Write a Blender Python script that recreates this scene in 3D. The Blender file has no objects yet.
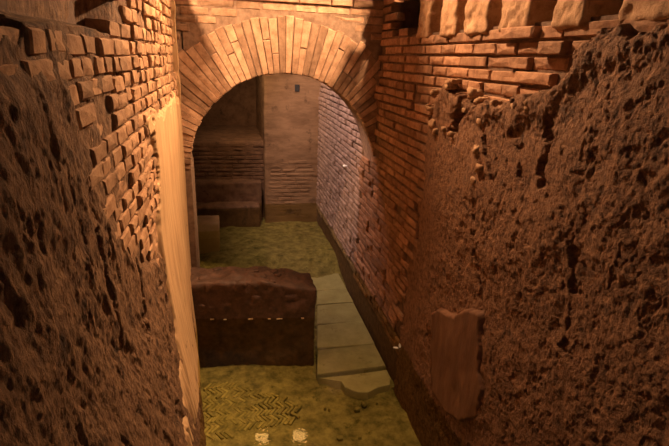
import bpy, math, random
import numpy as np
from mathutils import Matrix, Vector

random.seed(7)
rng = np.random.default_rng(7)
S = bpy.context.scene
COL = S.collection

# ------------------------------------------------------------------ camera
# world: X to the right across the passage, Y along it, Z up, water level at Z = 0
FOC, CX, CY, EYE = 477.0, 334.5, 223.0, 2.0
_y = np.array([225 - CX, 53 - CY, FOC]); _y /= np.linalg.norm(_y)
_d = np.array([279 - CX, 1595 - CY, FOC]); _d -= _y * (_d @ _y); _d /= np.linalg.norm(_d)
_x = np.cross(_y, -_d); _x = _x if _x[0] > 0 else -_x
MAT = np.stack([_x, _y, -_d])
cd = bpy.data.cameras.new('camera'); cam = bpy.data.objects.new('camera', cd); COL.objects.link(cam)
cd.sensor_width = 36.0; cd.lens = FOC / 669 * 36; cd.clip_start = 0.02
r_, dn_, fw_ = MAT[:, 0], MAT[:, 1], MAT[:, 2]
cam.matrix_world = Matrix(((r_[0], -dn_[0], -fw_[0], 0), (r_[1], -dn_[1], -fw_[1], 0), (r_[2], -dn_[2], -fw_[2], EYE), (0, 0, 0, 1)))
S.camera = cam

def ray(px, py): return MAT @ np.array([px - CX, py - CY, FOC])
EYEV = np.array([0, 0, EYE])
def at_x(px, py, X): d = ray(px, py); return EYEV + d * (X / d[0])
def at_y(px, py, Y): d = ray(px, py); return EYEV + d * (Y / d[1])
def at_z(px, py, Z): d = ray(px, py); return EYEV + d * ((Z - EYE) / d[2])

# ------------------------------------------------------------------ world, exposure
w = bpy.data.worlds.new('world'); S.world = w; w.use_nodes = True
w.node_tree.nodes['Background'].inputs[0].default_value = (1.0, 0.80, 0.60, 1)
w.node_tree.nodes['Background'].inputs[1].default_value = 0.045
S.view_settings.view_transform = 'Standard'; S.view_settings.look = 'None'
S.view_settings.exposure = 0.0; S.view_settings.gamma = 1.0
S.view_settings.use_curve_mapping = False

WARM = (1.0, 0.595, 0.31)
# lamps read off the light, plus one added floor fill: (label, position, aim, power, colour, cone deg, blend, radius, where its bracket stands)
LAMPS = [
    ('warm spot lamp standing on top of the right wall near the arch', (1.49, 3.00, 3.30), (0.72, 3.92, 2.22), 430, WARM, 38, 0.45, 0.03, (1.56, 3.0, 2.80)),
    ('warm spot lamp standing on top of the left wall near the arch', (-0.56, 2.90, 3.08), (0.18, 3.92, 2.25), 270, WARM, 40, 0.45, 0.03, (-0.62, 2.9, 2.62)),
    ('warm spot lamp reaching out from the left wall towards the upper right wall', (0.42, 3.10, 3.15), (1.22, 2.00, 2.48), 370, WARM, 100, 1.0, 0.035, (-0.62, 3.1, 2.62)),
    ('warm spot lamp reaching out from the right wall towards the left wall', (0.95, 3.30, 3.22), (-0.36, 2.75, 1.85), 660, WARM, 89, 1.0, 0.035, (1.56, 3.3, 2.80)),
    ('added unseen warm fill lamp brightening the pool floor', (0.80, 2.00, 3.30), (0.58, 2.58, -0.43), 210, WARM, 38, 0.9, 0.05, (1.56, 1.9, 2.80)),  # fill added to lift the pool floor, no such lamp seen
    ('cool white spot lamp on the side wall of the chamber behind the arch', (0.10, 4.95, 2.75), (1.22, 5.25, 1.5), 210, (1.0, 0.68, 0.58), 100, 0.6, 0.05, (-1.12, 5.0, 2.75)),
    ('warm spot lamp in the chamber behind the arch shining on the pier', (-0.05, 5.9, 2.75), (0.50, 6.55, 1.85), 95, WARM, 100, 1.0, 0.05, (-1.12, 5.9, 2.75)),
]

# ------------------------------------------------------------------ numpy noise
def _h(a, b, c, s):
    h = (a * 374761393 + b * 668265263 + c * 2147483647 + s * 1274126177) & 0xffffffff
    h = ((h ^ (h >> 13)) * 1274126177) & 0xffffffff
    h = ((h ^ (h >> 16)) * 2246822519) & 0xffffffff
    return ((h ^ (h >> 15)) & 0xffffff) / float(0xffffff)
def vnoise(x, y, z=0.0, s=0):
    x, y, z = np.broadcast_arrays(np.asarray(x, float), np.asarray(y, float), np.asarray(z, float))
    xi, yi, zi = np.floor(x), np.floor(y), np.floor(z)
    fx, fy, fz = x - xi, y - yi, z - zi
    xi, yi, zi = xi.astype(np.int64) + 5000, yi.astype(np.int64) + 5000, zi.astype(np.int64) + 5000
    fx, fy, fz = [t * t * (3 - 2 * t) for t in (fx, fy, fz)]
    o = 0
    for dx in (0, 1):
        for dy in (0, 1):
            for dz in (0, 1):
                wgt = (fx if dx else 1 - fx) * (fy if dy else 1 - fy) * (fz if dz else 1 - fz)
                o = o + wgt * _h(xi + dx, yi + dy, zi + dz, s)
    return o * 2 - 1
def fbm(x, y, z=0.0, s=0, octv=4, gain=0.5):
    o, a, f = 0, 1.0, 1.0
    for k in range(octv):
        o = o + a * vnoise(x * f, y * f, z * f, s + 11 * k); a *= gain; f *= 2.03
    return o
def pebbles(x, y, s=0, rmin=.18, rmax=.5):
    """rounded aggregate: height of jittered round lumps on a unit lattice"""
    xi, yi = np.floor(x).astype(np.int64), np.floor(y).astype(np.int64); o = np.zeros(np.shape(x))
    for dx in (-1, 0, 1):
        for dy in (-1, 0, 1):
            a, b_ = xi + dx + 5000, yi + dy + 5000
            r = rmin + (rmax - rmin) * _h(a, b_, np.int64(3), s)
            d2 = (x - xi - dx - _h(a, b_, np.int64(1), s)) ** 2 + (y - yi - dy - _h(a, b_, np.int64(2), s)) ** 2
            o = np.maximum(o, np.sqrt(np.maximum(0, r * r - d2)))
    return o
def sstep(a, b, x): t = np.clip((x - a) / (b - a), 0, 1); return t * t * (3 - 2 * t)

# ------------------------------------------------------------------ mesh helpers
def mesh_from(name, V, F, smooth=False):
    me = bpy.data.meshes.new(name)
    if isinstance(F, np.ndarray):
        V = np.asarray(V, np.float32); n = F.shape[1]
        me.vertices.add(len(V)); me.vertices.foreach_set('co', V.ravel())
        me.loops.add(F.size); me.loops.foreach_set('vertex_index', F.astype(np.int32).ravel())
        me.polygons.add(len(F)); me.polygons.foreach_set('loop_start', np.arange(0, F.size, n, dtype=np.int32))
        me.update(calc_edges=True)
    else:
        me.from_pydata([tuple(map(float, v)) for v in V], [], F)
    if smooth: me.polygons.foreach_set('use_smooth', np.ones(len(me.polygons), bool))
    me.validate()
    return me
def link(name, me, mat=None, parent=None):
    o = bpy.data.objects.new(name, me); COL.objects.link(o)
    if mat is not None and me is not None and not me.materials: me.materials.append(mat)
    if parent is not None: o.parent = parent
    return o
def tag(o, label=None, cat=None, group=None, kind=None):
    for k, v in (('label', label), ('category', cat), ('group', group), ('kind', kind)):
        if v: o[k] = v
    return o
def grid_faces(n, m):
    i = np.arange(n - 1)[:, None] * m + np.arange(m - 1)[None, :]
    return np.stack([i, i + 1, i + m + 1, i + m], -1).reshape(-1, 4)
def fix_normals(me):
    import bmesh
    bm = bmesh.new(); bm.from_mesh(me); bmesh.ops.recalc_face_normals(bm, faces=bm.faces); bm.to_mesh(me); bm.free()
def prism(poly, a0, a1, axis):
    """polygon in the two other axes, extruded along axis from a0 to a1"""
    n = len(poly); V = []
    for a in (a0, a1):
        for (u, v) in poly:
            V.append({0: (a, u, v), 1: (u, a, v), 2: (u, v, a)}[axis])
    F = [list(range(n))[::-1], list(range(n, 2 * n))] + [[i, (i + 1) % n, n + (i + 1) % n, n + i] for i in range(n)]
    return V, F
def box(x0, x1, y0, y1, z0, z1): return prism([(y0, z0), (y1, z0), (y1, z1), (y0, z1)], x0, x1, 0)
def prism_mesh(name, poly, a0, a1, axis):
    me = mesh_from(name, *prism(poly, a0, a1, axis)); fix_normals(me); return me
def lumpy_box(name, lo, hi, step, amp, seed, freq=9.0, rnd=0.02, shape=None):
    """box surface resampled on a grid, corners rounded, displaced by noise: broken masonry"""
    lo, hi = np.array(lo, float), np.array(hi, float); V = []; F = []
    for ax in range(3):
        u, v = [k for k in range(3) if k != ax]
        nu, nv = [max(2, int((hi[k] - lo[k]) / step) + 2) for k in (u, v)]
        for side in (0, 1):
            U, W = np.meshgrid(np.linspace(lo[u], hi[u], nu), np.linspace(lo[v], hi[v], nv), indexing='ij')
            P = np.zeros((nu, nv, 3)); P[..., u] = U; P[..., v] = W; P[..., ax] = hi[ax] if side else lo[ax]
            f = grid_faces(nu, nv) + sum(len(x) for x in V)
            V.append(P.reshape(-1, 3)); F.append(f if (side ^ (ax == 1)) else f[:, ::-1])
    V = np.concatenate(V); F = np.concatenate(F)
    inner_lo, inner_hi = lo + rnd, hi - rnd
    core = np.clip(V, inner_lo, inner_hi); d = V - core; L = np.linalg.norm(d, axis=1, keepdims=True)
    nrm = d / np.maximum(L, 1e-9); V = core + nrm * rnd
    if shape is not None: V = shape(V)
    n = fbm(V[:, 0] * freq, V[:, 1] * freq, V[:, 2] * freq, seed, 4, .55)
    V = V + nrm * (n * amp)[:, None]
    me = mesh_from(name, V, F, True)
    import bmesh
    bm = bmesh.new(); bm.from_mesh(me); bmesh.ops.remove_doubles(bm, verts=bm.verts, dist=step * .12)
    bmesh.ops.recalc_face_normals(bm, faces=bm.faces); bm.to_mesh(me); bm.free()
    me.polygons.foreach_set('use_smooth', np.ones(len(me.polygons), bool))
    return me
def tube(p0, p1, r0, r1, n=16):
    p0, p1 = Vector(p0), Vector(p1); q = (p1 - p0).to_track_quat('Z', 'Y')
    V = []; F = []
    for p, r in ((p0, r0), (p1, r1)):
        for k in range(n):
            a = 2 * math.pi * k / n; V.append(p + q @ Vector((r * math.cos(a), r * math.sin(a), 0)))
    F = [[k, (k + 1) % n, n + (k + 1) % n, n + k] for k in range(n)] + [list(range(n))[::-1], list(range(n, 2 * n))]
    return V, F

# ------------------------------------------------------------------ materials
def new_mat(name):
    m = bpy.data.materials.new(name); m.use_nodes = True
    nt = m.node_tree; return m, nt, nt.nodes['Principled BSDF']
def stone_mat(name, dark, light, rough=0.85, scale=6.0, bump=0.5, bscale=60.0, rand=0.0, spec=0.25, stretch=(1, 1, 1), third=None, third_scale=3.0, third_amt=.55, bdist=0.006, detail=9):
    m, nt, b = new_mat(name); N = nt.nodes; Lk = nt.links
    geo = N.new('ShaderNodeNewGeometry')
    mp = N.new('ShaderNodeMapping'); mp.inputs['Scale'].default_value = stretch; Lk.new(geo.outputs['Position'], mp.inputs['Vector'])
    no = N.new('ShaderNodeTexNoise'); no.inputs['Scale'].default_value = scale; no.inputs['Detail'].default_value = detail; no.inputs['Roughness'].default_value = .68
    Lk.new(mp.outputs[0], no.inputs['Vector'])
    cr = N.new('ShaderNodeValToRGB'); cr.color_ramp.elements[0].position = .36; cr.color_ramp.elements[1].position = .64
    cr.color_ramp.elements[0].color = (*dark, 1); cr.color_ramp.elements[1].color = (*light, 1)
    Lk.new(no.outputs['Fac'], cr.inputs['Fac']); colour = cr.outputs['Color']
    if third:
        n3 = N.new('ShaderNodeTexNoise'); n3.inputs['Scale'].default_value = third_scale; n3.inputs['Detail'].default_value = 6; n3.inputs['Roughness'].default_value = .7
        Lk.new(geo.outputs['Position'], n3.inputs['Vector'])
        r3 = N.new('ShaderNodeValToRGB'); r3.color_ramp.elements[0].position = third_amt; r3.color_ramp.elements[1].position = min(1, third_amt + .12)
        Lk.new(n3.outputs['Fac'], r3.inputs['Fac'])
        mx = N.new('ShaderNodeMix'); mx.data_type = 'RGBA'; Lk.new(r3.outputs['Color'], mx.inputs['Factor'])
        Lk.new(colour, mx.inputs[6]); mx.inputs[7].default_value = (*third, 1); colour = mx.outputs[2]
    if rand:
        oi = N.new('ShaderNodeObjectInfo'); mr = N.new('ShaderNodeMapRange')
        mr.inputs['To Min'].default_value = 1 - rand; mr.inputs['To Max'].default_value = 1 + rand
        Lk.new(oi.outputs['Random'], mr.inputs['Value'])
        hs = N.new('ShaderNodeHueSaturation'); Lk.new(mr.outputs[0], hs.inputs['Value']); Lk.new(colour, hs.inputs['Color']); colour = hs.outputs['Color']
    Lk.new(colour, b.inputs['Base Color'])
    b.inputs['Roughness'].default_value = rough; b.inputs['Specular IOR Level'].default_value = spec
    nb = N.new('ShaderNodeTexNoise'); nb.inputs['Scale'].default_value = bscale; nb.inputs['Detail'].default_value = 6; nb.inputs['Roughness'].default_value = .7
    Lk.new(mp.outputs[0], nb.inputs['Vector'])
    bp = N.new('ShaderNodeBump'); bp.inputs['Strength'].default_value = bump; bp.inputs['Distance'].default_value = bdist
    Lk.new(nb.outputs['Fac'], bp.inputs['Height']); Lk.new(bp.outputs[0], b.inputs['Normal'])
    return m
M = {}
M['brick'] = stone_mat('brick_red_brown', (.20, .095, .052), (.39, .21, .12), scale=14, rand=.28, bump=.7, third=(.115, .06, .04), third_scale=7, third_amt=.60)
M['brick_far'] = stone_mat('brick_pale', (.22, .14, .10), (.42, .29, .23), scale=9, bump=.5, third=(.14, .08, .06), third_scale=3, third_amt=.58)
M['brick_left'] = stone_mat('brick_ochre', (.24, .12, .06), (.46, .27, .15), scale=16, rand=.25, bump=.8, third=(.13, .07, .04), third_scale=7, third_amt=.6)
M['mortar'] = stone_mat('mortar_dark', (.10, .055, .035), (.19, .11, .07), scale=20, bump=.8)
M['voussoir'] = stone_mat('voussoir_brick', (.26, .15, .09), (.47, .29, .185), scale=14, rand=.34, bump=.6, third=(.16, .10, .07), third_scale=4, third_amt=.6)
M['archmortar'] = stone_mat('arch_mortar', (.17, .105, .07), (.32, .21, .145), scale=18, bump=.7)
M['concrete'] = stone_mat('eroded_concrete', (.105, .047, .025), (.30, .15, .078), scale=38, bump=.85, bscale=85, third=(.075, .04, .027), third_scale=9, third_amt=.58, bdist=.02, detail=12, rough=.8, spec=.3)
M['left_rough'] = stone_mat('eroded_left_wall', (.11, .054, .03), (.34, .19, .10), scale=34, bump=.85, bscale=75, stretch=(1, 1.6, .7), third=(.06, .033, .022), third_scale=9, third_amt=.57, bdist=.02, detail=12, rough=.8, spec=.3)
M['plaster'] = stone_mat('pink_plaster', (.42, .25, .125), (.62, .40, .21), scale=8, bump=.35, bscale=30, stretch=(3, 3, .25), third=(.24, .12, .06), third_scale=6, third_amt=.64, rough=.75)
M['slab_plaster'] = stone_mat('red_plaster', (.12, .056, .032), (.20, .10, .056), scale=7, bump=.5, bscale=40, stretch=(1, 2, .5), rough=.7)
M['rubble'] = stone_mat('rubble_tufa', (.26, .14, .075), (.46, .28, .16), scale=16, bump=.9, third=(.14, .075, .045), third_scale=8, third_amt=.6)
M['redrubble'] = stone_mat('wet_red_rubble', (.065, .036, .025), (.155, .082, .055), scale=14, bump=.9, third=(.045, .025, .018), third_scale=7, third_amt=.58, rough=.6, spec=.4)
M['pier'] = stone_mat('pier_plaster', (.20, .115, .06), (.36, .22, .12), scale=5, bump=.6, bscale=45, stretch=(.6, .6, 2.2), third=(.10, .06, .035), third_scale=4, third_amt=.57)
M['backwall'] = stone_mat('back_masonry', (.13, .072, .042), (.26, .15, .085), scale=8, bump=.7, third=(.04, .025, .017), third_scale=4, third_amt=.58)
M['slab'] = stone_mat('pale_paving', (.40, .37, .25), (.54, .50, .36), scale=7, bump=.4, rand=.12, third=(.22, .19, .08), third_scale=6, third_amt=.6)
M['floor'] = stone_mat('mossy_floor', (.15, .13, .055), (.42, .36, .16), scale=12, bump=.9, bscale=50, third=(.09, .085, .025), third_scale=9, third_amt=.56, bdist=.01)
M['paver'] = stone_mat('herringbone_brick', (.22, .19, .07), (.46, .39, .16), scale=18, bump=.7, rand=.25, third=(.14, .12, .035), third_scale=9, third_amt=.58)
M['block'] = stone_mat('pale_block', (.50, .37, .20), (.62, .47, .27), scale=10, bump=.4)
M['white'] = stone_mat('white_scrap', (.80, .74, .66), (.92, .88, .82), scale=30, bump=.1)
M['metal'] = stone_mat('dark_metal', (.03, .03, .03), (.05, .05, .05), rough=.45, bump=.05, spec=.5)
def emit_mat(name, c, s):
    m = bpy.data.materials.new(name); m.use_nodes = True; nt = m.node_tree
    nt.nodes.remove(nt.nodes['Principled BSDF']); e = nt.nodes.new('ShaderNodeEmission')
    e.inputs[0].default_value = (*c, 1); e.inputs[1].default_value = s
    nt.links.new(e.outputs[0], nt.nodes['Material Output'].inputs[0]); return m
def water_mat():
    m = bpy.data.materials.new('still_water'); m.use_nodes = True; nt = m.node_tree; N = nt.nodes; Lk = nt.links
    N.remove(N['Principled BSDF'])
    tr = N.new('ShaderNodeBsdfTransparent'); tr.inputs[0].default_value = (.82, .81, .60, 1)
    gl = N.new('ShaderNodeBsdfGlossy'); gl.inputs['Roughness'].default_value = 0.02; gl.inputs[0].default_value = (1, 1, 1, 1)
    fr = N.new('ShaderNodeFresnel'); fr.inputs[0].default_value = 1.33
    geo = N.new('ShaderNodeNewGeometry')
    no = N.new('ShaderNodeTexNoise'); no.inputs['Scale'].default_value = 7; no.inputs['Detail'].default_value = 3
    Lk.new(geo.outputs['Position'], no.inputs['Vector'])
    bp = N.new('ShaderNodeBump'); bp.inputs['Strength'].default_value = .2; bp.inputs['Distance'].default_value = .01
    Lk.new(no.outputs['Fac'], bp.inputs['Height'])
    Lk.new(bp.outputs[0], gl.inputs['Normal']); Lk.new(bp.outputs[0], fr.inputs['Normal'])
    mx = N.new('ShaderNodeMixShader'); Lk.new(fr.outputs[0], mx.inputs[0]); Lk.new(tr.outputs[0], mx.inputs[1]); Lk.new(gl.outputs[0], mx.inputs[2])
    Lk.new(mx.outputs[0], N['Material Output'].inputs[0]); return m
M['water'] = water_mat()

# ------------------------------------------------------------------ brick shapes (shared)
def brick_geo(seed, chip=.10):
    """unit brick: x = depth (front at x=-.5), y = length, z = height; worn edges"""
    r = random.Random(seed)
    j = lambda a: r.uniform(-a, a)
    base = [(-.5, -.5), (0, -.5), (.5, -.5), (.5, 0), (.5, .5), (0, .5), (-.5, .5), (-.5, 0)]
    V = [(.5, u, v) for u, v in base]
    V += [(-.38 + j(.04), u * (1 + j(.02)), v * (1 + j(.035))) for u, v in base]
    V += [(-.47 + j(.04), u * (.93 + j(.03)), v * (.82 + j(.06))) for u, v in base]
    V.append((-.5 + j(.03), j(.15), j(.15)))
    F = []
    for k in range(2):
        for i in range(8):
            a, b2 = k * 8 + i, k * 8 + (i + 1) % 8
            F.append([a, b2, b2 + 8, a + 8])
    for i in range(8): F.append([16 + i, 16 + (i + 1) % 8, 24])
    return V, F
BRICKS = [brick_geo(s) for s in range(7)]
def brick_meshes(nm, mat):
    out = []
    for k, (V, F) in enumerate(BRICKS):
        me = mesh_from(nm + str(k), V, F); fix_normals(me); me.materials.append(mat); out.append(me)
    return out
def joined_bricks(name, items, mat, parent):
    """items: (centre, size, flip) ; one mesh of many small bricks"""
    V, F = [], []
    for (c, s, ax) in items:
        v0, f0 = BRICKS[random.randrange(7)]; o = len(V)
        for (a, b_, d) in v0:
            if ax == 'x': V.append((c[0] + a * s[0], c[1] + b_ * s[1], c[2] + d * s[2]))
            else: V.append((c[0] + b_ * s[0], c[1] + a * s[1], c[2] + d * s[2]))
        F += [[q + o for q in f] for f in f0]
    me = mesh_from(name, V, F); fix_normals(me)
    o = link(name, me, mat, parent); o['kind'] = 'stuff'; return o

def seg_dist(Y, Z, pts):
    d = np.full(np.shape(Y), 1e9)
    for (a, b_) in zip(pts[:-1], pts[1:]):
        ax, ay, bx, by = a[0], a[1], b_[0], b_[1]; dx, dy = bx - ax, by - ay; L = dx * dx + dy * dy + 1e-12
        t = np.clip(((Y - ax) * dx + (Z - ay) * dy) / L, 0, 1)
        d = np.minimum(d, np.hypot(Y - ax - t * dx, Z - ay - t * dy))
    return d
def in_poly(Y, Z, poly):
    c = np.zeros(np.shape(Y), bool); n = len(poly); j = n - 1
    for i in range(n):
        yi, zi = poly[i]; yj, zj = poly[j]
        c ^= ((zi > Z) != (zj > Z)) & (Y < (yj - yi) * (Z - zi) / (zj - zi + 1e-12) + yi); j = i
    return c
def signed(Y, Z, poly):
    d = seg_dist(Y, Z, list(poly) + [poly[0]]); return np.where(in_poly(Y, Z, poly), d, -d)

COURSE = 0.059
XR = 1.22            # right wall face
YA = 3.92            # front face of the arch wall
FLOOR = -0.43        # pool bottom
T_ARCH = 0.38
CXA, CZA, RI, RO = 0.46, 1.105, 0.773, 1.185     # arch centre, inner and outer radius

# ================================================================== RIGHT WALL
LEDGE = 2.165
def R(px, py): p = at_x(px, py, XR); return (p[1], p[2])
prof = [(XR + .018, FLOOR - .1), (XR + .018, LEDGE), (XR + .30, LEDGE), (XR + .30, 2.80), (XR + .6, 2.80), (XR + .6, FLOOR - .1)]
wall_right = link('wall_right', prism_mesh('wall_right', prof, .2, 8.7, 1), M['mortar'])
# prism along Y takes (x, z)
tag(wall_right, 'long right-hand brick wall of the flooded passage, running on behind the arch', 'wall', kind='structure')

edge_px = [(398, 352), (402, 310), (407, 275), (414, 238), (423, 192), (431, 150), (437, 116), (446, 88), (456, 80), (464, 88), (480, 95), (500, 103), (520, 106), (543, 103), (558, 92), (572, 70), (598, 42), (630, 26), (669, 12)]
core_poly = [R(*p) for p in edge_px] + [(.1, 2.30), (.1, -.6), (R(398, 352)[0], -.6)]
def core_sd(y, z): return signed(np.asarray(y, float), np.asarray(z, float), core_poly)

# eroded concrete core with the remains of its facing
ys = np.r_[np.linspace(.22, .70, 40)[:-1], .70 * (3.45 / .70) ** np.linspace(0, 1, 600)]; zs = np.arange(FLOOR - .02, 2.36, .0046)
Yg, Zg = np.meshgrid(ys, zs, indexing='ij')
wob = .042 * fbm(Yg * 7, Zg * 7, 0, 3, 6, .6)
sd = core_sd(Yg, Zg) + wob
near = sstep(.55, .10, sd) * sstep(1.75, 1.55, Zg + .18 * fbm(Yg * 3, Zg * 3, 0, 31, 3))      # smoother facing left by the brick edge
body = sstep(-.004, .022, sd)
ampl = 1 - .72 * near
big = .030 * fbm(Yg * 2.3, Zg * 1.6, 0, 5, 3)
mid = .0105 * fbm(Yg * 9, Zg * 7, 0, 7, 6, .62)
fine = .007 * pebbles(Yg * 24, Zg * 24, 5) + .005 * pebbles(Yg * 46, Zg * 46, 6) - .004
pits = -.008 * sstep(.42, .75, fbm(Yg * 26, Zg * 17, 0, 15, 3, .6))
off = -.07 + body * (.082 + .025 * sstep(.9, 1.7, Zg) + big * .5 + ampl * .62 * (mid + fine + pits))
off += body * .018 * sstep(.10, .0, np.abs(sd - .045)) * sstep(1.6, 1.75, Zg)          # thick broken rim along the top
def gouge(pts_px, width, depth):
    global off
    pts = [R(*p) for p in pts_px]
    d = seg_dist(Yg, Zg, pts) + .022 * fbm(Yg * 16, Zg * 16, 0, 21, 4, .6)
    off = off - depth * sstep(width, width * .25, d) * body
gouge([(471, 98), (466, 112), (461, 126)], .035, .15)
gouge([(460, 131), (456, 134)], .03, .09)
gouge([(558, 120), (557, 142), (551, 172), (547, 186)], .032, .032)
gouge([(579, 252), (577, 280), (571, 305), (566, 345)], .016, .02)
gouge([(521, 135), (527, 160), (529, 190)], .02, .014)
gouge([(494, 140), (497, 165), (500, 185)], .018, .016)
gouge([(478, 215), (476, 250), (480, 290), (484, 330)], .022, .018)
V = np.stack([XR - off, Yg, Zg], -1).reshape(-1, 3); F = grid_faces(*Yg.shape)
keep = (off.reshape(-1)[F] > -.062).any(1) | (sd.reshape(-1)[F] > 0).any(1); F = F[keep]
used = np.unique(F); remap = np.full(len(V), -1); remap[used] = np.arange(len(used))
core = link('eroded_concrete_core', mesh_from('eroded_concrete_core', V[used], remap[F][:, ::-1], False), M['concrete'], wall_right)
core['label'] = 'rough reddish-brown eroded concrete core bared where the brick facing is gone'

# the facing bricks, each its own part
BR = brick_meshes('right_brick', M['brick'])
holes = [(414, 96, .040, .105), (396, 209, .035, .05), (372.5, 192, .028, .055), (359, 176, .03, .06)]
holes = [(*R(a, b_), c, d) for a, b_, c, d in holes]
slots_px = [(394.5, 402), (413, 419.5), (431, 442), (458, 466), (490, 501), (532, 555), (586, 621)]
def y_at(px, py=18): return R(px, py)[0]
slotsY = [(y_at(b_), y_at(a)) for a, b_ in slots_px]
def in_slot(y, half):
    return any(lo - half * .2 < y < hi + half * .2 for lo, hi in slotsY)
n_b = 0; far_items = []
row = 0; z = -.028 - COURSE * 6
while z < LEDGE + .50:
    zc = z + COURSE / 2
    y = (3.935 if zc > 1.16 else 4.33) - random.uniform(0, .16) * (row % 2)
    top = zc > LEDGE
    while y > 1.2:
        L = random.uniform(.13, .285)
        yc = y - L / 2
        if y > 3.93: L -= .0
        s_ = float(core_sd(yc, zc)); s2 = float(core_sd(y - L, zc))
        ok = s_ < .035 and s2 < .10
        if top:
            lo_first = slotsY[1][0]
            ok = yc > lo_first and not in_slot(yc, L)
        if ok and not top:
            for (hy, hz, hw, hh) in holes:
                if abs(zc - hz) < hh and abs(yc - hy) < L / 2 + hw:
                    # shorten the brick so the hole stays open
                    if yc > hy: y0_, y1_ = hy + hw * .6, y
                    else: y0_, y1_ = y - L, hy - hw * .6
                    if y1_ - y0_ < .05: ok = False
                    else: yc_, L_ = (y0_ + y1_) / 2, y1_ - y0_; break
            else:
                yc_, L_ = yc, L
        else: yc_, L_ = yc, L
        if ok and zc > -.12:
            dep = .075
            prot = random.gauss(0, .003) + .006 * float(fbm(yc_ * 4, zc * 4, 0, 44, 2)) + (random.random() < .05) * -.012
            if zc > 1.75 and yc_ < 2.3: prot += random.gauss(0, .006)
            o = link('brick', BR[random.randrange(7)], None, wall_right)
            o.location = (XR + dep / 2 - .004 + prot, yc_, zc + random.gauss(0, .001))
            o.scale = (dep, L_ - random.uniform(.004, .009), COURSE - random.uniform(.010, .0145))
            o.rotation_euler = (random.gauss(0, .0035), random.gauss(0, .025), random.gauss(0, .006)); n_b += 1
        y -= L
    # behind the arch: smaller in the picture, joined
    if zc < 2.2 and zc > -.10:
        y = YA + T_ARCH - .05
        while y < 6.55:
            L = random.uniform(.13, .285)
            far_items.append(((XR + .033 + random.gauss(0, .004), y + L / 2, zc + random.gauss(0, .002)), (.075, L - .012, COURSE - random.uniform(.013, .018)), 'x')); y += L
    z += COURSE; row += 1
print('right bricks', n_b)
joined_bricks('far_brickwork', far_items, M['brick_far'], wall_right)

# broken stubs of masonry between the sockets along the ledge
edges = [slotsY[1][0]] + [v for lo, hi in slotsY[2:] for v in (hi, lo)] + [.45]
for k in range(0, len(edges), 2):
    y1, y0 = edges[k], edges[k + 1]
    if y1 - y0 < .03: continue
    link('masonry_stub', lumpy_box('masonry_stub', (XR - .012, y0, LEDGE - .03), (XR + .32, y1, 2.82), .011, .009, 60 + k, freq=20, rnd=.014), M['rubble'], wall_right)

# lit rubble lumps along the broken upper rim of the core
rim = [(436, 122), (439, 106), (444, 92), (451, 82), (458, 82), (476, 94), (488, 98), (500, 103), (512, 106), (524, 107), (536, 105), (546, 102), (455, 136), (449, 128), (441, 133), (478, 108), (486, 120), (484, 150), (490, 165), (480, 178)]
for k, (px, py) in enumerate(rim):
    for q in range(2 if k < 12 else 1):
        yy, zz = R(px + random.uniform(-5, 5), py + random.uniform(-2, 4)); s_ = random.uniform(.012, .028)
        o = link('rubble_lump', lumpy_box('rubble_lump', (XR - .055, yy - s_, zz - s_ * .8), (XR + .03, yy + s_, zz + s_ * .8), s_ * .4, s_ * .45, 300 + k * 3 + q, freq=30, rnd=s_ * .5), M['rubble'], wall_right)
# smooth plaster slab still standing on the core near the water
slab_px = [(431, 312), (436, 309), (443, 310), (448, 313), (453, 315), (458, 311), (465, 309), (472, 309), (480, 312), (479, 335), (480, 352), (478, 372), (482, 392), (476, 420), (458, 424), (444, 412), (432, 392), (430, 350)]
XS = XR - .032
sp = [at_x(a, b_, XS)[1:] for a, b_ in slab_px]
nY, nZ = 60, 90
y0, y1 = min(p[0] for p in sp) - .01, max(p[0] for p in sp) + .01; z0, z1 = min(p[1] for p in sp) - .01, max(p[1] for p in sp) + .01
Y2, Z2 = np.meshgrid(np.linspace(y0, y1, nY), np.linspace(z0, z1, nZ), indexing='ij')
s2 = signed(Y2, Z2, sp) + .006 * fbm(Y2 * 30, Z2 * 30, 0, 4, 3)
X2 = XS + .05 - .05 * sstep(-.004, .012, s2) - .006 * fbm(Y2 * 9, Z2 * 4, 0, 8, 3)
link('plaster_slab', mesh_from('plaster_slab', np.stack([X2, Y2, Z2], -1).reshape(-1, 3), grid_faces(nY, nZ)[:, ::-1], True), M['slab_plaster'], wall_right)['label'] = 'smooth brown plaster slab with a broken top edge'

# pale lime chip on the brickwork behind the arch
p = at_x(345.5, 166, XR)
link('lime_chip', lumpy_box('lime_chip', (XR - .025, p[1] - .03, p[2] - .012), (XR + .02, p[1] + .02, p[2] + .010), .01, .006, 3, freq=40, rnd=.008), M['white'], wall_right)['label'] = 'small white lime chip'

# ================================================================== LEFT WALL
def xl_base(Y, Z):
    return -.357 + .088 * np.clip(YA - Y, 0, 4) * np.clip((1.15 - Z) / 1.15, 0, 1.1) ** 1.4
def L(px, py):
    X = -.357
    for _ in range(25):
        p = at_x(px, py, X); X = .5 * X + .5 * float(xl_base(p[1], p[2]))
    return (p[1], p[2])
ys = np.r_[.55 * (YA / .55) ** np.linspace(0, 1, 600)[:-1], YA]; zs = np.arange(FLOOR - .02, 2.66, .0052)
Yg, Zg = np.meshgrid(ys, zs, indexing='ij')
rough_px = [(0, 74), (30, 78), (60, 76), (74, 92), (86, 120), (96, 150), (104, 190), (112, 220), (124, 246), (150, 262), (175, 262)]
rough_poly = [L(*p_) for p_ in rough_px] + [(4.2, L(175, 262)[1]), (4.2, -.6), (.2, -.6), (.2, L(0, 74)[1])]
rs = signed(Yg, Zg, rough_poly) + .04 * fbm(Yg * 5, Zg * 5, 0, 6, 3)
rm = sstep(-.03, .06, rs)
sh = Yg + .35 * Zg                                             # slanted streaks
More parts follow.
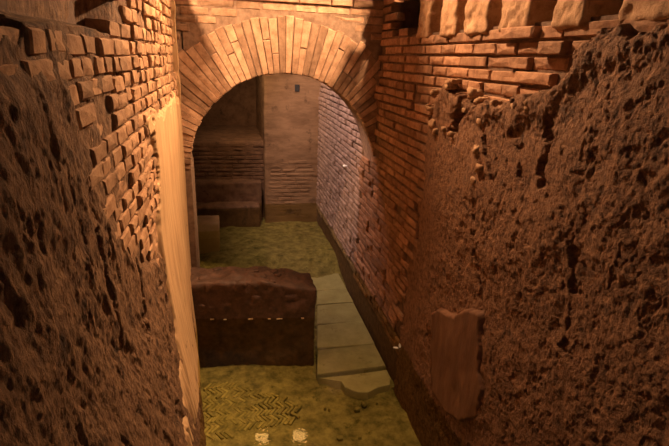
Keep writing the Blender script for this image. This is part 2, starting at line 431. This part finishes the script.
rel = (.011 * fbm(sh * 11, Zg * 5, 0, 2, 6, .62) + .006 * pebbles(sh * 26, Zg * 16, 25) + .004 * pebbles(sh * 48, Zg * 40, 26) - .004
       - .010 * sstep(.35, .75, fbm(sh * 17, Zg * 6, 0, 18, 4, .6)))
offL = -.017 + rm * (.020 + rel * .7) + (1 - rm) * .006 * fbm(Yg * 12, Zg * 12, 0, 3, 5, .6)
# smooth band and open crack at the top, near the viewer
topz = L(30, 17)[1]
band = sstep(topz - .005, topz + .012, Zg + .01 * fbm(Yg * 8, Zg * 8, 0, 71, 2)) * sstep(1.95, 1.75, Yg)
offL = offL * (1 - band) + band * (-.10 + .010 * fbm(Yg * 5, Zg * 9, 0, 8, 3))
def gl(pts, wd, dp):
    global offL
    d = seg_dist(Yg, Zg, [L(*q) for q in pts]) + .020 * fbm(Yg * 15, Zg * 15, 0, 24, 4, .6)
    offL = offL - dp * sstep(wd, wd * .3, d)
gl([(-20, 28), (10, 26), (30, 30)], .022, .07)
gl([(146, 138), (150, 165), (154, 200)], .05, .08)           # the dark broken hollow beside the plaster strip
gl([(151, 205), (155, 240), (161, 285)], .03, .06)
gl([(166, 300), (172, 350), (176, 400), (180, 440)], .022, .05)
gl([(100, 235), (112, 290), (124, 350)], .03, .022)
gl([(139, 262), (146, 300), (150, 350)], .025, .03)
gl([(122, 62), (124, 100)], .012, .05)
XB = xl_base(Yg, Zg)
# the plaster strip kept at the far end of the wall
strip_px = [(166, 108), (160, 113), (152, 117), (147, 124), (150, 132), (153, 140), (156, 160), (158, 190), (158, 215), (162, 255), (168, 290), (174, 320), (179, 360), (183, 400), (186, 446), (187, 470)]
strip_poly = [L(*q) for q in strip_px] + [(4.3, -.6), (4.3, 1.60), L(174, 96)]
V = np.stack([XB + offL, Yg, Zg], -1).reshape(-1, 3)
wall_left = link('wall_left', mesh_from('wall_left', V, grid_faces(*Yg.shape), False), M['left_rough'])
tag(wall_left, 'rough eroded left-hand wall close to the viewer, brick courses bared at the top', 'wall', kind='structure')
me = prism_mesh('wall_mass', [(-.46, FLOOR - .1), (-.46, 2.62), (-1.0, 2.62), (-1.0, FLOOR - .1)], .2, YA, 1)
o = link('wall_mass', me, M['mortar'], wall_left)
# far end face of the wall (turned towards the arch wall)
ss = signed(Yg, Zg, strip_poly) + .012 * fbm(Yg * 14, Zg * 5, 0, 6, 3) + .05 * sstep(1.1, 1.4, Zg) * fbm(Yg * 9, Zg * 9, 0, 16, 4, .6)
sm = ss > -.012
offS = -.02 + sstep(-.006, .02, ss) * .032 + .006 * fbm(Yg * 5, Zg * 1.2, 0, 5, 3) * sstep(0, .1, ss) - .012 * sstep(.35, .6, fbm(Yg * 16, Zg * 2.0, 0, 27, 3)) * sstep(1.0, .3, Zg)
Vs = np.stack([XB + offS, Yg, Zg], -1).reshape(-1, 3); F = grid_faces(*Yg.shape)
F = F[sm.reshape(-1)[F].any(1)]; used = np.unique(F); remap = np.full(len(Vs), -1); remap[used] = np.arange(len(used))
strip = link('plaster_strip', mesh_from('plaster_strip', Vs[used], remap[F], True), M['plaster'], wall_left)
strip['label'] = 'tall smooth ochre plaster strip at the far end of the wall'
# thin raised plaster edge running up the corner
poly = []
for k in range(40):
    zz = 1.62 + k * .027; poly.append((zz, .036 + .010 * float(vnoise(zz * 14, 0, 0, 5))))
Vv, Ff = [], []
for (zz, t) in poly:
    Vv += [(-.40, YA - .004, zz), (-.357 + t * .55, YA - .004, zz), (-.357 + t * .55, YA - .05 - t, zz), (-.40, YA - .05 - t, zz)]
for k in range(len(poly) - 1):
    for q in range(4): a, b_ = k * 4 + q, k * 4 + (q + 1) % 4; Ff.append([a, b_, b_ + 4, a + 4])
me = mesh_from('plaster_edge', Vv, Ff); fix_normals(me); link('plaster_edge', me, M['plaster'], wall_left)

BL = brick_meshes('left_brick', M['brick_left'])
slotsL = [(L(b_, 12)[0], L(a, 12)[0]) for a, b_ in ()]
slotsL = [tuple(sorted((L(a, 10)[0], L(b_, 10)[0]))) for a, b_ in ((78, 87), (103, 109), (121, 125), (141, 145))]
n_l = 0; row = 0; z = .62
z_led = L(120, 20)[1]
while z < 2.62:
    zc = z + COURSE / 2; y = YA - .03 - random.uniform(0, .14) * (row % 2)
    while y > 1.02:
        Lb = random.uniform(.095, .185); yc = y - Lb / 2
        s_ = float(signed(np.array(yc), np.array(zc), rough_poly)); sp_ = float(signed(np.array(yc), np.array(zc), strip_poly))
        ok = s_ < .02 and sp_ < .0
        if s_ > -.06 and random.random() < .3: ok = False
        if zc > z_led and any(lo < yc + Lb * .25 and hi > yc - Lb * .25 for lo, hi in slotsL): ok = False
        if yc < 1.8 and zc > topz - .02: ok = False
        if 2.6 < yc < 3.7 and zc < L(150, 138)[1] + .02 and float(seg_dist(np.array(yc), np.array(zc), [L(152, 138), L(156, 165), L(160, 196)])) < .05: ok = False
        if ok:
            prot = random.gauss(0, .0035) + .006 * float(fbm(yc * 4, zc * 4, 0, 144, 2)) - (random.random() < .10) * .014 - .012 * float(sstep(2.0, 1.5, yc))
            o = link('brick', BL[random.randrange(7)], None, wall_left)
            o.location = (float(xl_base(yc, zc)) - .036 + prot, yc, zc + random.gauss(0, .003))
            o.scale = (-.075, Lb - random.uniform(.006, .013), COURSE - random.uniform(.006, .013))
            o.rotation_euler = (random.gauss(0, .015), random.gauss(0, .04), random.gauss(0, .012)); n_l += 1
        y -= Lb
    z += COURSE; row += 1
print('left bricks', n_l)

# ================================================================== ARCH WALL
TOPZ = 2.62
XL_, XR_ = -1.0, XR + .30
n = 40
inner = [(CXA + RI * math.cos(a), CZA + RI * math.sin(a)) for a in np.linspace(0, math.pi, n)]
JL = -.300
Y0a = YA + .004
cols = [(XL_, FLOOR - .1), (JL, FLOOR - .1), (JL, CZA)] + inner[::-1][1:] + [(XR + .06, CZA - .005), (XR + .06, FLOOR - .1), (XR_, FLOOR - .1)]
V, F = [], []
for x, z_ in cols: V += [(x, Y0a, z_), (x, Y0a, TOPZ), (x, YA + T_ARCH, TOPZ), (x, YA + T_ARCH, z_)]
for i in range(len(cols) - 1):
    a_, b_ = 4 * i, 4 * i + 4
    F += [[a_ + q, a_ + (q + 1) % 4, b_ + (q + 1) % 4, b_ + q] for q in range(4)]
me = mesh_from('wall_middle', V, F); fix_normals(me)
wall_middle = link('wall_middle', me, M['archmortar'])
tag(wall_middle, 'cross wall of brick pierced by a round arch over the water', 'wall', kind='structure')

def clip_poly(poly, x, keep_less):
    out = []
    for i in range(len(poly)):
        a, b_ = poly[i - 1], poly[i]; ia = (a[0] <= x) == keep_less; ib = (b_[0] <= x) == keep_less
        if ia != ib:
            t = (x - a[0]) / (b_[0] - a[0]); out.append((x, a[1] + t * (b_[1] - a[1])))
        if ib: out.append(b_)
    return out
NV = 54
da = math.pi / NV
for k in range(NV):
    a0 = k * da + random.uniform(.0, .006); a1 = (k + 1) * da - random.uniform(.001, .005)
    ri = RI - random.uniform(.006, .016); ro = RO - random.uniform(-.01, .03)
    cuts = [ri, ro] if random.random() < .75 else [ri, random.uniform(.90, 1.05), ro]
    for q in range(len(cuts) - 1):
        r0, r1 = cuts[q] + (.006 if q else 0), cuts[q + 1]
        pl = [(CXA + r * math.cos(a), CZA + r * math.sin(a)) for r, a in ((r0, a0), (r0, a1), (r1, a1), (r1, a0))]
        pl = clip_poly(clip_poly(pl, XR + .012, True), -.42, False)
        if len(pl) < 3: continue
        cx_ = sum(p_[0] for p_ in pl) / len(pl); cz_ = sum(p_[1] for p_ in pl) / len(pl)
        dp = random.gauss(0, .004)
        front = YA - .004 + dp * .7
        nn = len(pl); V = [(x, YA + .06, z_) for x, z_ in pl] + [(x, front + .006, z_) for x, z_ in pl]
        V += [(cx_ + (x - cx_) * .96 + (math.copysign(.0, x)), front + random.gauss(0, .002), cz_ + (z_ - cz_) * .96) for x, z_ in pl]
        F = [[i, (i + 1) % nn, nn + (i + 1) % nn, nn + i] for i in range(nn)] + [[nn + i, nn + (i + 1) % nn, 2 * nn + (i + 1) % nn, 2 * nn + i] for i in range(nn)] + [list(range(2 * nn, 3 * nn))]
        me = mesh_from('voussoir', V, F); fix_normals(me); link('voussoir', me, M['voussoir'], wall_middle)

BA = brick_meshes('arch_brick', M['voussoir'])
z = 1.90; row = 0
while z < TOPZ:
    zc = z + COURSE / 2; x = XR - .005 - random.uniform(0, .15)
    # from the right corner to the left
    x = XR + .02
    while x > -.45:
        Lb = random.uniform(.15, .30); xc = x - Lb / 2
        rr = min(math.hypot(xc + s_ * Lb / 2 - CXA, zc - CZA - COURSE * .4) for s_ in (-1, 0, 1))
        if rr > RO + .012:
            o = link('brick', BA[random.randrange(7)], None, wall_middle)
            ledge = -.018 if zc > 2.345 else 0
            o.location = (xc, YA + .0365 + random.gauss(0, .001) + ledge, zc); o.rotation_euler = (0, 0, math.pi / 2 + random.gauss(0, .006))
            o.scale = (.075, Lb - random.uniform(.008, .014), COURSE - random.uniform(.004, .009))
        elif rr > RO - .10:
            # piece cut against the ring
            for q in range(2):
                xq = xc + (q - .5) * Lb / 2
                if min(math.hypot(xq + s_ * Lb / 4 - CXA, zc - CZA - COURSE * .4) for s_ in (-1, 0, 1)) > RO + .008:
                    o = link('brick', BA[random.randrange(7)], None, wall_middle)
                    o.location = (xq, YA + .034, zc); o.rotation_euler = (0, 0, math.pi / 2)
                    o.scale = (.075, Lb / 2 - .01, COURSE - .012)
        x -= Lb
    z += COURSE; row += 1

# ================================================================== BACK CHAMBER
YB = 6.52
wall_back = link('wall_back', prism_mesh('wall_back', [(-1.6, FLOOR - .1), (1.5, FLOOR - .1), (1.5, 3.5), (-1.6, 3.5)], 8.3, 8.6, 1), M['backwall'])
tag(wall_back, 'dark far wall of the chamber seen through the arch', 'wall', kind='structure')
pier = link('pier', lumpy_box('pier', (.482, YB, FLOOR - .1), (XR + .05, 8.35, 3.5), .05, .008, 12, freq=5, rnd=.015), M['pier'], wall_back)
pier['label'] = 'plastered brick pier catching the light at its top'
hp = at_y(297, 88, YB)  # dark solid block on the pier stands in for the shade inside a hole
link('socket', prism_mesh('socket', [(hp[0] - .03, hp[2] - .045), (hp[0] + .03, hp[2] - .045), (hp[0] + .03, hp[2] + .045), (hp[0] - .03, hp[2] + .045)], YB - .012, YB + .05, 1), M['metal'], wall_back)['label'] = 'dark block in place of the shade in a small square hole'
items = []
z = -.02
while z < .62:
    x = .49 + random.uniform(0, .1)
    while x < XR:
        Lb = random.uniform(.14, .28)
        if x + Lb < XR + .04 and random.random() > max(0, z - .3): items.append(((x + Lb / 2, YB + .031, z + COURSE / 2), (Lb - .012, .075, COURSE - .014), 'y'))
        x += Lb
    z += COURSE
joined_bricks('pier_brickwork', items, M['pier'], wall_back)
zt = at_y(230, 141, 6.75)[2]
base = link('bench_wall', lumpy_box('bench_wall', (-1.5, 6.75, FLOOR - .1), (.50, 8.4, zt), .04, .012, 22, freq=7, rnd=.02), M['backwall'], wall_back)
items = []
z = .0
while z < zt - .05:
    x = -1.2
    while x < .44:
        Lb = random.uniform(.15, .30); items.append(((x + Lb / 2, 6.75 + .03 + random.gauss(0, .003), z + COURSE / 2), (Lb - .012, .075, COURSE - .014), 'y')); x += Lb
    z += COURSE
joined_bricks('bench_brickwork', items, M['backwall'], wall_back)
z2 = at_y(230, 182, 6.60)[2]
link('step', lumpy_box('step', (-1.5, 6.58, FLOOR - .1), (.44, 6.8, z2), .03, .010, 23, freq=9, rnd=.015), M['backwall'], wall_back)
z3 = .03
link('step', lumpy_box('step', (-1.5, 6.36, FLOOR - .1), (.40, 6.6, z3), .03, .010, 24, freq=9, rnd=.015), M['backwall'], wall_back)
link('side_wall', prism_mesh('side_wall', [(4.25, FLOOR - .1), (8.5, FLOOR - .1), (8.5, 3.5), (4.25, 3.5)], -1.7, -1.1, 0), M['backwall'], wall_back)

# ================================================================== FLOOR
ys = np.arange(.3, 8.4, .022); xs = np.arange(-1.2, XR + .05, .022)
Xg, Yg = np.meshgrid(xs, ys, indexing='ij')
zf = FLOOR + .016 * fbm(Xg * 5, Yg * 5, 0, 33, 4) + .02 * fbm(Xg * 1.5, Yg * 1.5, 0, 35, 2) - .02 + .165 * sstep(4.5, 5.4, Yg)
floor = link('floor', mesh_from('floor', np.stack([Xg, Yg, zf], -1).reshape(-1, 3), grid_faces(*Xg.shape)[:, ::-1], True), M['floor'])
tag(floor, 'mossy olive pool bottom seen through the water', 'floor', kind='structure')
def P(px, py): q = at_z(px, py, FLOOR + .045); return (q[0], q[1])
def slab(poly, zt, nm='paving_slab', th=.07, mat='slab'):
    nn = len(poly); cx_ = sum(p_[0] for p_ in poly) / nn; cy_ = sum(p_[1] for p_ in poly) / nn
    V = [(x, y, zt - th) for x, y in poly] + [(x, y, zt - .008) for x, y in poly]
    V += [(cx_ + (x - cx_) * .975, cy_ + (y - cy_) * .975, zt + random.gauss(0, .002)) for x, y in poly]
    F = [[i, (i + 1) % nn, nn + (i + 1) % nn, nn + i] for i in range(nn)] + [[nn + i, nn + (i + 1) % nn, 2 * nn + (i + 1) % nn, 2 * nn + i] for i in range(nn)] + [list(range(2 * nn, 3 * nn))]
    me = mesh_from(nm, V, F); fix_normals(me); return link(nm, me, M[mat], floor)
XSR = XR - .01
def row_slab(yl, yr, yl2, yr2, xleft=317, xleft2=317, zup=0):
    a = P(xleft, yl); b_ = P(xleft2, yl2)
    # right edge lies against the wall
    ya = at_z(340, yr, FLOOR + .045)[1]; yb = at_z(360, yr2, FLOOR + .045)[1]
    slab([(a[0], a[1] - .010), (XSR, ya - .010), (XSR, yb + .010), (b_[0], b_[1] + .010)], FLOOR + .045 + random.gauss(0, .008) + zup)
for a in ((262, 262, 291, 289, 306, 315), (291, 289, 305, 303), (305, 303, 325, 322), (325, 322, 349, 346), (349, 346, 375, 369)):
    row_slab(*a[:4], *(a[4:] or (317, 317)))
slab([P(318, 377), P(352, 374), P(387, 369), P(391, 377), P(390, 384), P(378, 387), P(368, 392), P(357, 391), P(345, 387), P(341, 381)], FLOOR + .040)['label'] = 'broken paving slab with a ragged front edge'
# herringbone bricks
pm = []
for k in range(4):
    r = random.Random(k); l, wd, hh = .040, .0105, .016
    ring = [(-l, -wd), (l, -wd), (l, wd), (-l, wd)]
    V = [(x, y, -hh) for x, y in ring] + [(x + r.gauss(0, .001), y + r.gauss(0, .001), hh * .5) for x, y in ring] + [(x * .95, y * .7, hh * .8 + r.gauss(0, .001)) for x, y in ring]
    F = [[i, (i + 1) % 4, 4 + (i + 1) % 4, 4 + i] for i in range(4)] + [[4 + i, 4 + (i + 1) % 4, 8 + (i + 1) % 4, 8 + i] for i in range(4)] + [[8, 9, 10, 11]]
    me = mesh_from('paving_brick%d' % k, V, F); fix_normals(me); me.materials.append(M['paver']); pm.append(me)
hb_px = [(206, 384), (232, 382), (262, 390), (285, 398), (300, 408), (296, 420), (270, 428), (232, 434), (200, 440), (196, 420)]
hb = [tuple(at_z(a, b_, FLOOR)[:2]) for a, b_ in hb_px]
n_p = 0
for c in range(0, 24):
    for k in range(-20, 30):
        x = k * .031; y = 1.95 + c * .058
        if in_poly(np.array(x), np.array(y), hb) and random.random() > .10:
            o = link('paving_brick', pm[random.randrange(4)], None, floor)
            o.location = (x, y + random.gauss(0, .003), FLOOR - .010 + random.gauss(0, .003) + .016 * float(fbm(x * 5, y * 5, 0, 33, 2)))
            o.rotation_euler = (random.gauss(0, .05), random.gauss(0, .05), math.radians(50 if c % 2 else -50) + random.gauss(0, .06)); n_p += 1
print('paving bricks', n_p)
# scattered rubble on the bottom
for k in range(18):
    px, py = random.uniform(310, 400), random.uniform(394, 440)
    if k > 8: px, py = random.uniform(205, 300), random.uniform(225, 262)
    q = at_z(px, py, FLOOR); s_ = random.uniform(.008, .022)
    if q[0] > XR - .06: continue
    link('stone', lumpy_box('stone', (q[0] - s_, q[1] - s_ * .8, FLOOR - .03), (q[0] + s_, q[1] + s_ * .8, FLOOR + s_ * .15), s_ * .6, s_ * .3, k, freq=25, rnd=s_ * .4), M['floor'], floor)

# ================================================================== LOW WALL IN THE WATER
A = at_z(195, 319, 0); B = at_z(316, 318, 0)
yA, yB = A[1], B[1]
def low_shape(V):
    t = (V[:, 0] + .34) / (B[0] + .34)
    V = V.copy(); V[:, 1] += (yA - yB) * (1 - t) * 1.0
    cap = sstep(.10, .36, V[:, 2])
    V[:, 2] -= cap * (.075 * sstep(.62, 1.0, t) + .02 * (1 - t)) + cap * .02 * vnoise(V[:, 0] * 9, V[:, 1] * 9, 0, 8)
    return V
ztop = .322
low = link('low_wall', lumpy_box('low_wall', (-.36, yB, FLOOR - .06), (B[0], yB + .34, ztop), .014, .011, 40, freq=11, rnd=.025, shape=low_shape), M['redrubble'])
tag(low, 'low broken stub of dark red masonry standing in the water below the arch', 'wall', kind='structure')
for k, (px, py, rx, rz) in enumerate([(214, 291, 9, 5), (207, 311, 9, 4), (232, 307, 8, 4.5), (292, 297, 8, 5), (262, 300, 10, 5), (243, 288, 8, 4), (276, 309, 7, 4), (301, 309, 6, 4), (226, 298, 6, 3.5), (309, 292, 5, 5)]):
    q = at_y(px, py, yB + .06); sx, sz = rx / 120, rz / 115
    yf = yB + (yA - yB) * (1 - (q[0] + .34) / (B[0] + .34))
    link('stone', lumpy_box('stone', (q[0] - sx, yf + .001, q[2] - sz), (q[0] + sx, yf + .08, q[2] + sz), .016, .010, 90 + k, freq=16, rnd=min(sx, sz) * .55), M['redrubble'], low)
# rubble lumps along the broken top
for k in range(26):
    t = random.random(); x = -.30 + t * (B[0] + .25); s_ = random.uniform(.018, .042)
    zt_ = ztop - .075 * float(sstep(.62, 1.0, t)) - .02 * (1 - t) - .012
    y = yB + (yA - yB) * (1 - t) + random.uniform(.02, .30)
    link('stone', lumpy_box('stone', (x - s_, y - s_, zt_ - .03), (x + s_, y + s_, zt_ + s_ * .45), s_ * .45, s_ * .3, 130 + k, freq=22, rnd=s_ * .4), M['redrubble'], low)

for k in range(6):  # pale strips stand in for the white glint along the waterline
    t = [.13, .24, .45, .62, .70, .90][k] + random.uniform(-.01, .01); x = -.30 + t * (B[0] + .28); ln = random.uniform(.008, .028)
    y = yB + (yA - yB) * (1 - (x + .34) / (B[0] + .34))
    link('glint_strip', lumpy_box('glint_strip', (x - ln, y - .013, -.004), (x + ln, y + .02, .003), .008, .002, 170 + k, freq=40, rnd=.003), M['block'], low)
# pale block at the back left of the pool
b0, b1 = at_z(197, 231, 0), at_z(219, 231, 0); bt = at_y(208, 223, b0[1])[2]
blk = link('stone_block', lumpy_box('stone_block', (b0[0] - .25, b1[1], FLOOR - .04), (b1[0], b1[1] + .32, bt), .025, .006, 7, freq=9, rnd=.012), M['block'])
tag(blk, 'pale squared stone block rising from the water behind the left arch jamb', 'stone block')

# white scrap floating by the right wall
q = at_z(398.5, 348, 0)
scrap = link('white_scrap', None); scrap.location = (q[0], q[1], 0.0)
tag(scrap, 'tiny white scrap afloat at the foot of the right wall', 'scrap')
def petal(dirv, length, wd, up):
    V, F = [], []
    d = Vector(dirv).normalized(); s_ = d.cross(Vector((0, 0, 1))) if abs(d.z) < .8 else Vector((1, 0, 0)); s_.normalize(); nrm = d.cross(s_)
    for i in range(6):
        t = i / 5; ww = wd * math.sin(math.pi * (.12 + .8 * t)); c = d * length * t + Vector((0, 0, up * (.2 + t)))
        for sd_ in (-1, 0, 1):
            for lay in (0, 1): V.append(c + s_ * ww * sd_ + nrm * (.003 * lay + .004 * (sd_ == 0)))
    for i in range(5):
        for c in range(2):
            for lay in (0, 1):
                a = i * 6 + c * 2 + lay; F.append([a, a + 2, a + 8, a + 6])
        for c in (0, 2):
            a = i * 6 + c * 2; F.append([a, a + 1, a + 7, a + 6])
    F += [[0, 2, 3, 1], [2, 4, 5, 3], [30, 32, 33, 31], [32, 34, 35, 33]]
    me = mesh_from('petal', V, F); fix_normals(me); return me
o = link('petal', petal((-1, .1, .05), .040, .010, .004), M['white'], scrap); o.location = (0, 0, .002)
o = link('petal', petal((-.15, .1, 1), .034, .009, .0), M['white'], scrap); o.location = (.012, 0, .001)

# ================================================================== WATER
ys = np.linspace(.25, 8.4, 60); xs = np.linspace(-1.15, XR + .06, 20)
Xg, Yg = np.meshgrid(xs, ys, indexing='ij')
water = link('pool_water', mesh_from('pool_water', np.stack([Xg, Yg, 0 * Xg], -1).reshape(-1, 3), grid_faces(*Xg.shape)[:, ::-1], True), M['water'])
tag(water, 'still clear greenish water filling the passage floor', 'water', kind='stuff')

# ================================================================== LAMPS
def spot(label, pos, aim, power, colour, cone, blend, radius, foot):
    pos, aim = Vector(pos), Vector(aim); d = (aim - pos).normalized()
    e = link('spot_lamp', None); e.location = pos; tag(e, label, 'lamp', 'spot lamps')
    V, F = tube(-d * .17, -d * .01, .055, .075); link('housing', mesh_from('housing', V, F), M['metal'], e)
    V, F = tube(-d * .01, d * 0.0, .066, .066); link('lens', mesh_from('lens', V, F), emit_mat('lens_glow', colour, 1.6), e)
    V, F = tube(-d * .10, Vector(foot) - pos, .014, .014, 10); link('bracket', mesh_from('bracket', V, F), M['metal'], e)
    ld = bpy.data.lights.new('spot_light', 'SPOT'); ld.energy = power; ld.color = colour; ld.spot_size = math.radians(cone); ld.spot_blend = blend; ld.shadow_soft_size = radius
    lo = bpy.data.objects.new('spot_light', ld); COL.objects.link(lo); lo.parent = e; lo.location = d * .02
    lo.rotation_euler = (-d).to_track_quat('Z', 'Y').to_euler()
for args in LAMPS: spot(*args)
# two glow panels added under the arch crown to mirror bright patches in the water
for label, px0, px1, py0, py1 in (('small added glow panel under the arch crown, making the left bright patch mirrored in the water', 256, 270, 433, 441),
                                  ('wider added glow panel under the arch crown, making the right bright patch mirrored in the water', 290, 309, 431, 441)):
    def hit(px, py):
        p0 = at_z(px, py, 0); d = ray(px, py) * np.array([1, 1, -1]); lo_, hi_ = 0, 1
        t0 = (YA - p0[1]) / d[1]; t1 = (YA + T_ARCH - p0[1]) / d[1]
        for k in range(200):
            t = t0 + (t1 - t0) * k / 199; q = p0 + d * t
            if math.hypot(q[0] - CXA, q[2] - CZA) > RI - .0005: break
        return q
    qs = [hit(px0, py0), hit(px1, py0), hit(px1, py1), hit(px0, py1)]
    e = link('glow_panel', None); c = sum(qs) / 4; e.location = c; tag(e, label, 'lamp', 'added glow panels under the arch')
    V = [Vector(q - c) for q in qs] + [Vector(q - c) + Vector((0, 0, .004)) for q in qs]
    F = [[0, 1, 2, 3], [7, 6, 5, 4]] + [[i, (i + 1) % 4, 4 + (i + 1) % 4, 4 + i] for i in range(4)]
    me = mesh_from('glow_sheet', V, F); fix_normals(me); link('glow_sheet', me, emit_mat('panel_glow', (1.0, .52, .15), 15.0), e)
